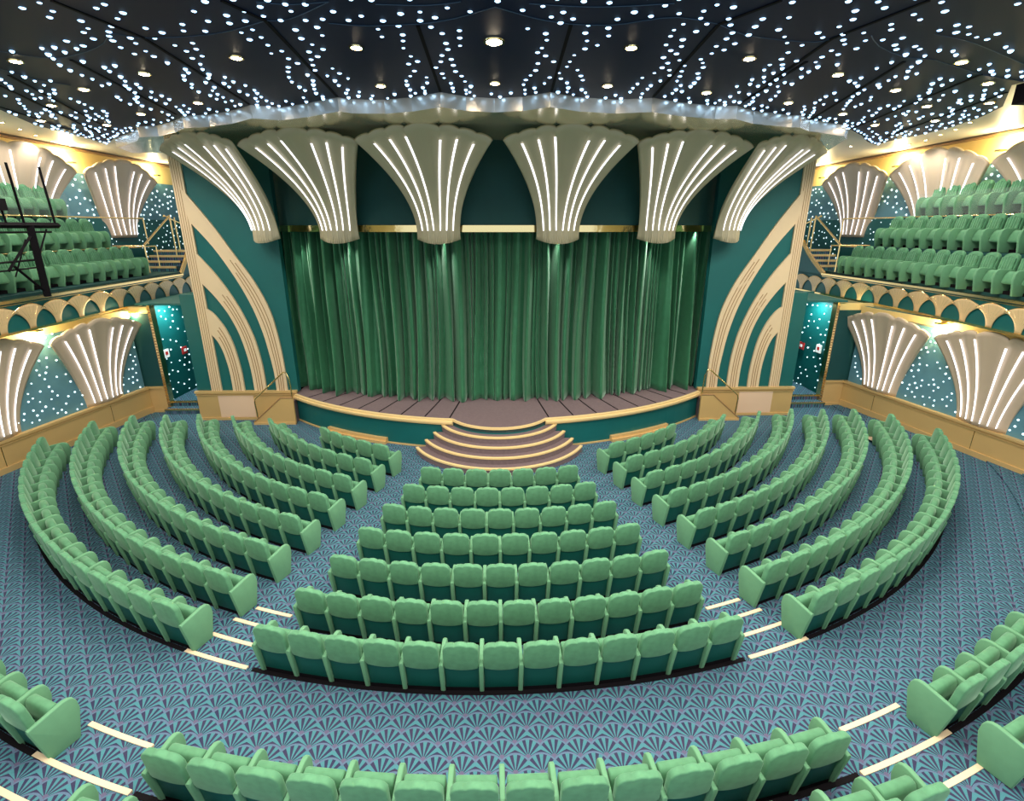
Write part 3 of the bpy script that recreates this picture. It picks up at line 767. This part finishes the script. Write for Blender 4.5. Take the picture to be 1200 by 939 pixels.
    starwall('doorway_wall', ((sg*12.36, fy+.3), (sg*12.02, fy+3.2)), 0, 3.86, 90, 5+sg, 'glossy teal starlit wall seen through the %s doorway' % side, 'teal', .03)
    m = MB(); xa, xb = sorted((sg*10.0, sg*13.2)); m.box(xa, xb, fy+3.3, fy+3.4, 0, 3.86); struct(m, 'wall_passage_'+side, 'teal')
    m = MB(); xa, xb = sorted((sg*10.35, sg*10.45)); m.box(xa, xb, YP+.26, fy+3.3, 0, 4.1); struct(m, 'wall_passage_side_'+side, 'teal')
    m = MB(); m.box(min(sg*12.20, sg*12.24), max(sg*12.20, sg*12.24), fy+.62, fy+.92, 1.85, 2.15); g = m.obj('door_sign', 'white'); m = MB(); m.box(min(sg*12.19, sg*12.20), max(sg*12.19, sg*12.20), fy+.70, fy+.84, 1.95, 2.07); m.obj('red_mark', 'red', g)
    tag(g, 'small white notice with a red mark on the teal wall inside the %s doorway' % side, 'sign')
    m = MB(); m.box(min(sg*12.08, sg*12.12), max(sg*12.08, sg*12.12), fy+1.55, fy+1.85, 1.78, 2.05); g = m.obj('door_sign', 'red'); m = MB(); m.box(min(sg*12.07, sg*12.08), max(sg*12.07, sg*12.08), fy+1.64, fy+1.78, 1.87, 1.97); m.obj('white_mark', 'white', g)
    tag(g, 'small red notice beyond the white notice inside the %s doorway' % side, 'sign')
    m = MB(); xa, xb = sorted((sg*10.35, sg*12.5)); m.box(xa, xb, fy+.05, fy+3.4, 3.86, 3.92); struct(m, 'ceiling_passage_'+side, 'teal')
    # passage lamp
    e = empty('passage_lamp', (sg*11.75, fy+1.0, 3.86)); m = MB(); m.box(-.28, .28, -.18, .18, -.05, 0); m.obj('diffuser', 'led', e)
    ld = bpy.data.lights.new('passage', 'AREA'); ld.size = .5; ld.energy = 55; ld.color = (.75, 1, .98); lo = bpy.data.objects.new('passage', ld); COL.objects.link(lo); lo.parent = e; lo.location = (0, 0, -.08)
    tag(e, 'bright white ceiling lamp just inside the %s doorway' % side, 'lamp')

    # lower wall fans and starry panels between them
    rz = ang+pi if sg > 0 else ang
    # local -y must face the room
    rz = atan2(ny, nx)+pi/2
    ss = [(yy-A[1])/uy for yy in d['fans_low']]
    ss.append(ss[-1]-3.4)
    for i, s in enumerate(ss):
        b = W(s, -.10, .98)
        shell_fan('wall_fan', b, rz, 2.72, .70, 1.62, .42, 'shell_wall',
            ['tall champagne shell fan with light strips on the lower %s wall, nearest the doorway' % side, 'tall champagne shell fan with light strips on the lower %s wall, second from the doorway' % side, 'tall champagne shell fan with light strips on the lower %s wall, third from the doorway' % side][i], 'wall fan', p=1.7, q=1.7, skirt=.0, depth=.16, led=.018, zc=.17)
    mids = [ss[0]+1.7, (ss[0]+ss[1])/2, (ss[1]+ss[2])/2]
    for i, s in enumerate(mids):
        s0, s1 = s-1.35, s+1.35
        if i == 0: s0, s1 = ss[0]+.3, L-.05
        p0, p1 = W(s0, -.10, 0), W(s1, -.10, 0)
        starwall('starlit_mural', (p0[:2], p1[:2]), .97, 3.5, int(95*(s1-s0)/2.7), 20+i+(5 if sg > 0 else 0), ['narrow blue starlit panel between the last fan and the pillar on the lower %s wall', 'blue starlit panel between the two nearest-stage fans on the lower %s wall', 'blue starlit panel at the photo edge on the lower %s wall'][i] % side)
    # cove lamps above the lower panels
    for i, s in enumerate(mids[:2]):
        p = W(s, .05, 3.62); e = empty('cove_lamp', p)
        m = MB(); m.box(-.12, .12, -.12, .12, 0, .04); m.obj('lamp_body', 'lamp' if 0 else 'brass', e)
        ld = bpy.data.lights.new('cove', 'POINT'); ld.energy = COVE_W*.8; ld.shadow_soft_size = .08; ld.color = (1, .82, .45); lo = bpy.data.objects.new('cove', ld); COL.objects.link(lo); lo.parent = e; lo.location = (0, 0, -.08)
        tag(e, 'small brass cove lamp over the %s star panel of the lower %s wall' % (['narrow', 'wide'][i], side), 'lamp')

    # ---------------- gallery
    F = spline([d['fb'][0], d['fb'][1], d['fb'][2]], 30)
    F = [(2*F[0][0]-F[4][0]+ (F[0][0]-F[4][0])*1.0, F[0][1]-3.5)]+F
    def off(h): return [(x-sg*h, y) for x, y in F]
    def ribbon(mb, h0, h1, z0, z1, pts=None, lift=None):
        b = len(mb.v); P_ = pts or F; n = len(P_)
        for i, (x, y) in enumerate(P_):
            dz = lift[i] if lift else 0
            for h, z in ((h0, z0), (h1, z0), (h1, z1+dz), (h0, z1+dz)): mb.v.append((x-sg*h, y, z))
        for i in range(n-1):
            for k in range(4): mb.f.append([b+i*4+k, b+i*4+(k+1) % 4, b+(i+1)*4+(k+1) % 4, b+(i+1)*4+k]); mb.m.append(0)
        mb.f.append([b, b+1, b+2, b+3]); mb.f.append([b+(n-1)*4+k for k in (3, 2, 1, 0)]); mb.m += [0, 0]
    e = empty('gallery_balustrade')
    cut = [i for i, p in enumerate(F) if p[1] < 22.2]; k1 = len(cut)
    m = MB(); ribbon(m, -.12, 0, 3.78, 4.55)
    # the parapet climbs beside the gallery steps at the stage end
    b = len(m.v)
    rise = F[k1-1:]
    ribbon(m, -.12, 0, 4.5, 4.55, rise, [1.25*i/max(1, len(rise)-1) for i in range(len(rise))])
    m.obj('front_panel', 'teal', e)
    m = MB(); ribbon(m, -.16, .07, 4.54, 4.61, F[:k1]); ribbon(m, -.14, .05, 3.76, 3.82); ribbon(m, -.12, .02, 4.48, 4.5, F[:k1])
    pr = [(rise[i][0]+sg*.04, rise[i][1], 4.58+1.25*i/max(1, len(rise)-1)) for i in range(len(rise))]
    m.tube(pr, .09, 6)
    m.obj('brass_rail', 'brass', e)
    # little fans along the front
    tot = [0]
    for i in range(1, len(F)): tot.append(tot[-1]+hypot(F[i][0]-F[i-1][0], F[i][1]-F[i-1][1]))
    def at(s):
        for i in range(1, len(F)):
            if tot[i] >= s: f = (s-tot[i-1])/(tot[i]-tot[i-1]); return (F[i-1][0]+(F[i][0]-F[i-1][0])*f, F[i-1][1]+(F[i][1]-F[i-1][1])*f)
        return F[-1]
    pitch = .93; s = .3
    while s < tot[-1]-.4:
        x, y = at(s); h = .64; w0_, w1_ = .10, .56
        def fp(t, u):
            f = t**1.9; half = (w0_+(w1_-w0_)*f); v = 2*u-1
            zz = 3.82+(h*t)*(1-.28*(v*v)*t**2)
            xx, yy = at(max(0, min(tot[-1], s+v*half)))
            return (xx-sg*(.012+.014*(1-v*v)+.02*t), yy, zz)
        m = MB(); m.grid(lambda a_, b_: fp(a_, b_), 10, 14); c = m.obj('front_fan', 'tan', e, True)
        sdm = c.modifiers.new('t', 'SOLIDIFY'); sdm.thickness = .012
        m = MB()
        for v in (-.6, -.3, 0, .3, .6):
            m.tube([tuple(q+(0 if k_ != 0 else -sg*.008) for k_, q in enumerate(fp(.35+.6*t/6, .5+v*.5))) for t in range(7)], .006, 4)
        m.tube([tuple(q+(0 if k_ != 0 else -sg*.008) for k_, q in enumerate(fp(1, u/16))) for u in range(17)], .012, 4)
        m.obj('rib', 'groove' if 0 else 'brass', c)
        s += pitch
    tag(e, 'teal and brass %s gallery front with a row of overlapping little gold fans' % side, 'gallery front')
    # tiers
    rows = [r for r in GAL if r[0] == side][0][2]
    W_ = abs(d['wall'])
    m = MB()
    def slab(xi, z, y0, y1):
        a_, b_ = sorted((sg*xi, sg*(W_+.2))); m.box(a_, b_, y0, y1, z-.9, z-.004)
    slab(abs(F[15][0])+.15 if sg > 0 else 12.95, rows[0][1], 5, 29)
    slab(abs(rows[1][0])-.42, rows[1][1], 5, rows[1][2]+.7)
    slab(abs(rows[2][0])-.40, rows[2][1], 5, rows[2][2]+.7)
    struct(m, 'floor_gallery_'+side, 'teal_dark')
    # steps at the stage end
    e = empty('gallery_steps')
    for i in range(4):
        xa, xb = sorted((sg*(13.15 if sg < 0 else 13.5), sg*(14.6))); m = MB(); y = 22.3+.36*i
        m.box(xa, xb, y, 26.5, 4.68+.2*i, 4.68+.2*(i+1)); s_ = m.obj('step', 'carpet', e)
        m = MB(); m.box(xa, xb, y-.02, y+.08, 4.68+.2*(i+1)-.07, 4.68+.2*(i+1)+.012); m.obj('nosing', 'nose', s_)
    tag(e, 'carpeted steps with gold nosings at the stage end of the %s gallery' % side, 'steps')
    # rails with glass
    for t, (x, z, y1) in enumerate(rows[1:]):
        e = empty('gallery_railing'); xr = x-sg*.36; y_end = y1+(2.8 if t == 0 else 4.2); zt = [5.68, 6.74][t]
        m = MB(); m.tube([(xr, 8, zt), (xr, y_end, zt)], .03, 8); m.obj('top_rail', 'brass', e, True)
        y = y1+.2; 
        while y > 9:
            m = MB(); m.tube([(xr, y, z-.02), (xr, y, zt)], .018, 6); m.obj('post', 'brass', e, True); y -= 2.3
        m = MB(); m.tube([(xr, y_end, zt-1.0), (xr, y_end, zt)], .025, 6); m.obj('post', 'brass', e, True)
        if t == 1:
            m = MB(); m.box(xr-.006, xr+.006, 8, y1+.4, zt+.03, zt+.75); m.obj('glass_panel', 'glass', e)
        tag(e, ['slim brass rail in front of the middle tier of the %s gallery', 'brass and glass rail in front of the top tier of the %s gallery'][t] % side, 'railing')
    e = empty('stair_railing'); 
    xr = sg*13.55
    for dxx, y0_, z0_, y1_, z1_ in ((0, 21.2, 5.75, 23.2, 6.85), (.75, 23.2, 6.85, 26.0, 6.1)):
        m = MB(); m.tube([(xr+sg*dxx*.3, y0_, z0_), (xr+sg*dxx*.3, y1_, z1_)], .04, 8); m.obj('sloping_rail', 'brass', e, True)
    for y_, z0_, z1_ in ((21.2, 4.7, 5.75), (23.2, 5.3, 6.85), (23.5, 5.3, 6.8), (24.8, 5.5, 6.45)):
        m = MB(); m.tube([(xr, y_, z0_), (xr, y_, z1_)], .028, 6); m.obj('post', 'brass', e, True)
    m = MB(); m.tube([(xr, 21.2, 5.72), (sg*14.6, 21.0, 5.72)], .03, 6); m.obj('cross_rail', 'brass', e, True)
    tag(e, 'sloping brass stair railing at the stage end of the %s gallery' % side, 'railing')
    # upper wall with starry dado, fans and warm cove lamps
    xw = d['wall']
    m = MB(); a_, b_ = sorted((xw+sg*.1, xw+sg*.3)); m.box(a_, b_, -3, 31, 3.0, ZG); struct(m, 'wall_upper_'+side, 'wall_yellow')
    m = MB(); a_, b_ = sorted((sg*10.2, xw+sg*.1)); m.box(a_, b_, 30.8, 31, 3.0, ZG); struct(m, 'wall_upper_end_'+side, 'teal')
    m = MB(); a_, b_ = sorted((xw-sg*.12, xw+sg*.1)); m.box(a_, b_, 5, 30.8, ZG-.10, ZG-.04); struct(m, 'trim_cornice_'+side, 'groove')
    m = MB(); a_, b_ = sorted((xw, xw+sg*.12)); m.box(a_, b_, 5, 30.8, 4.6, 6.72); struct(m, 'trim_upper_dado_'+side, 'teal')
    for i, yy in enumerate(d['fans_up']):
        shell_fan('gallery_fan', (xw+sg*.05, yy, 6.0), rad(90) if sg < 0 else rad(-90), 2.95, .95, 2.12, .55, 'shell_wall',
            'broad champagne shell fan with light strips on the upper %s wall, %s from the stage' % (side, NUM[i]), 'wall fan', p=1.7, q=1.9, skirt=0, depth=.22, led=.021, zc=.24)
    ups = [d['fans_up'][0]+2.6]+[(d['fans_up'][i]+d['fans_up'][i+1])/2 for i in range(2)]
    for i, yy in enumerate(ups):
        starwall('starlit_mural', ((xw+sg*.02, yy-1.9), (xw+sg*.02, yy+1.9)), 4.9, 8.3, 120, 40+i+(5 if sg > 0 else 0), 'blue starlit panel on the upper %s wall, %s from the stage' % (side, NUM[i]), 'star_blue', .04)
        e = empty('cove_lamp', (xw-sg*.25, yy, 8.62)); m = MB(); m.box(-.1, .1, -.1, .1, -.05, 0); m.obj('lamp_body', 'brass', e)
        ld = bpy.data.lights.new('cove', 'POINT'); ld.energy = COVE_W; ld.shadow_soft_size = .1; ld.color = (1, .84, .45); lo = bpy.data.objects.new('cove', ld); COL.objects.link(lo); lo.parent = e; lo.location = (0, 0, .1)
        tag(e, 'small warm cove lamp over the %s star panel from the stage, upper %s wall' % (NUM[i], side), 'lamp')

# ------------------------------------------------------------------ gold nosing strips in the aisles
def nosing(R, z, a0, a1, label):
    m = MB(); n = 6
    pts = [polar(R, rad(a0+(a1-a0)*i/n)) for i in range(n+1)]
    band(m, pts, -.035, .03, z-.02, z+.012)
    tag(m.obj('aisle_nosing', 'step_light'), label, 'step edge', 'pale step edges across the aisles')
for side, sg in (('left', -1), ('right', 1)):
    for k, (R, z, a0, a1) in enumerate(((12.66, .02, 16.6, 19.9), (13.02, .04, 16.2, 20.5), (13.42, .06, 16.6, 20.7), (13.84, .08, 16.1, 21.0), (15.24, .12, 17.0, 21.1), (15.78, .16, 15.9, 21.7), (16.22, .20, 17.0, 21.8))):
        a, b = sorted((sg*a0, sg*a1))
        nosing(R, z, a, b, 'pale step edge across the %s aisle, %s counted from the stage' % (side, ORD[k+1]))

n_ = 0
for R, z in ((13.84, .08), (15.78, .16)):
    for a0, a1 in ((-15.7, 15.7), (21.1, 62 if R < 15 else 36.5), (-62 if R < 15 else -36.5, -21.1)):
        n_ += 1; m = MB(); k = 40; am = math.degrees(math.asin(min(1, 12.9/R)))
        a0_, a1_ = max(a0, -am), min(a1, am)
        band(m, [polar(R, rad(a0_+(a1_-a0_)*i/k)) for i in range(k+1)], -.035, .035, z-.02, z+.010)
        struct(m, 'trim_%d' % n_, 'black')
# small paper left on the floor at the wall end of the rows
for side, x, y in (('left', -11.75, 14.55), ('right', 11.7, 14.9)):
    m = MB(); m.box(x-.11, x+.11, y-.15, y+.15, .085, .10); o = m.obj('leaflet', 'white'); o.data.materials[0] = M['pale_panel']
    tag(o, 'small pale leaflet lying on the carpet beside the %s outer rows' % side, 'leaflet')

# black lighting scaffold clamped at the left gallery rail
e = empty('lighting_scaffold', (-12.35, 14.8, 4.6))
def beam(name, p, q, r, n=4, par=None): m = MB(); m.tube([p, q], r, n); return m.obj(name, 'black', par or e)
beam('post', (0, 0, 0), (0, .05, 1.85), .11)
beam('mast', (0, -.1, 1.85), (0, -.15, 3.35), .03, 6); beam('mast', (0, .9, 1.85), (0, .85, 3.35), .03, 6); beam('mast', (0, -.62, 1.85), (0, -.7, 2.9), .025, 6)
beam('platform_beam', (0, -1.6, 1.85), (0, 1.0, 1.85), .075); beam('platform_beam', (0, -1.6, 1.68), (0, .7, 1.68), .025)
beam('cross_bar', (0, -1.6, .95), (0, .0, .98), .025); beam('cross_bar', (0, -1.6, .75), (0, 0, .78), .02)
beam('brace', (0, 0, 1.6), (0, -.95, .75), .04); beam('brace', (0, .1, 1.1), (0, .55, 1.75), .028); beam('brace', (0, -.75, .85), (0, .0, .1), .04); beam('brace', (0, -.2, 1.5), (0, -.8, .6), .025)
m = MB(); m.box(-.08, .08, -.95, -.55, 2.2, 2.48); m.obj('control_box', 'black', e)
tag(e, 'black metal lighting scaffold with masts at the left gallery rail', 'scaffold')
# dark projector box at the right edge of the ceiling
m = MB(); m.box(9.75, 10.3, 9.9, 10.9, 8.6, 8.94); o = m.obj('projector', 'black'); q = MB(); q.tube([(10.0, 10.9, 8.77), (10.0, 11.0, 8.77)], .09, 12); q.obj('lens', 'glass', o)
tag(o, 'black projector box hanging under the right part of the ceiling', 'projector')
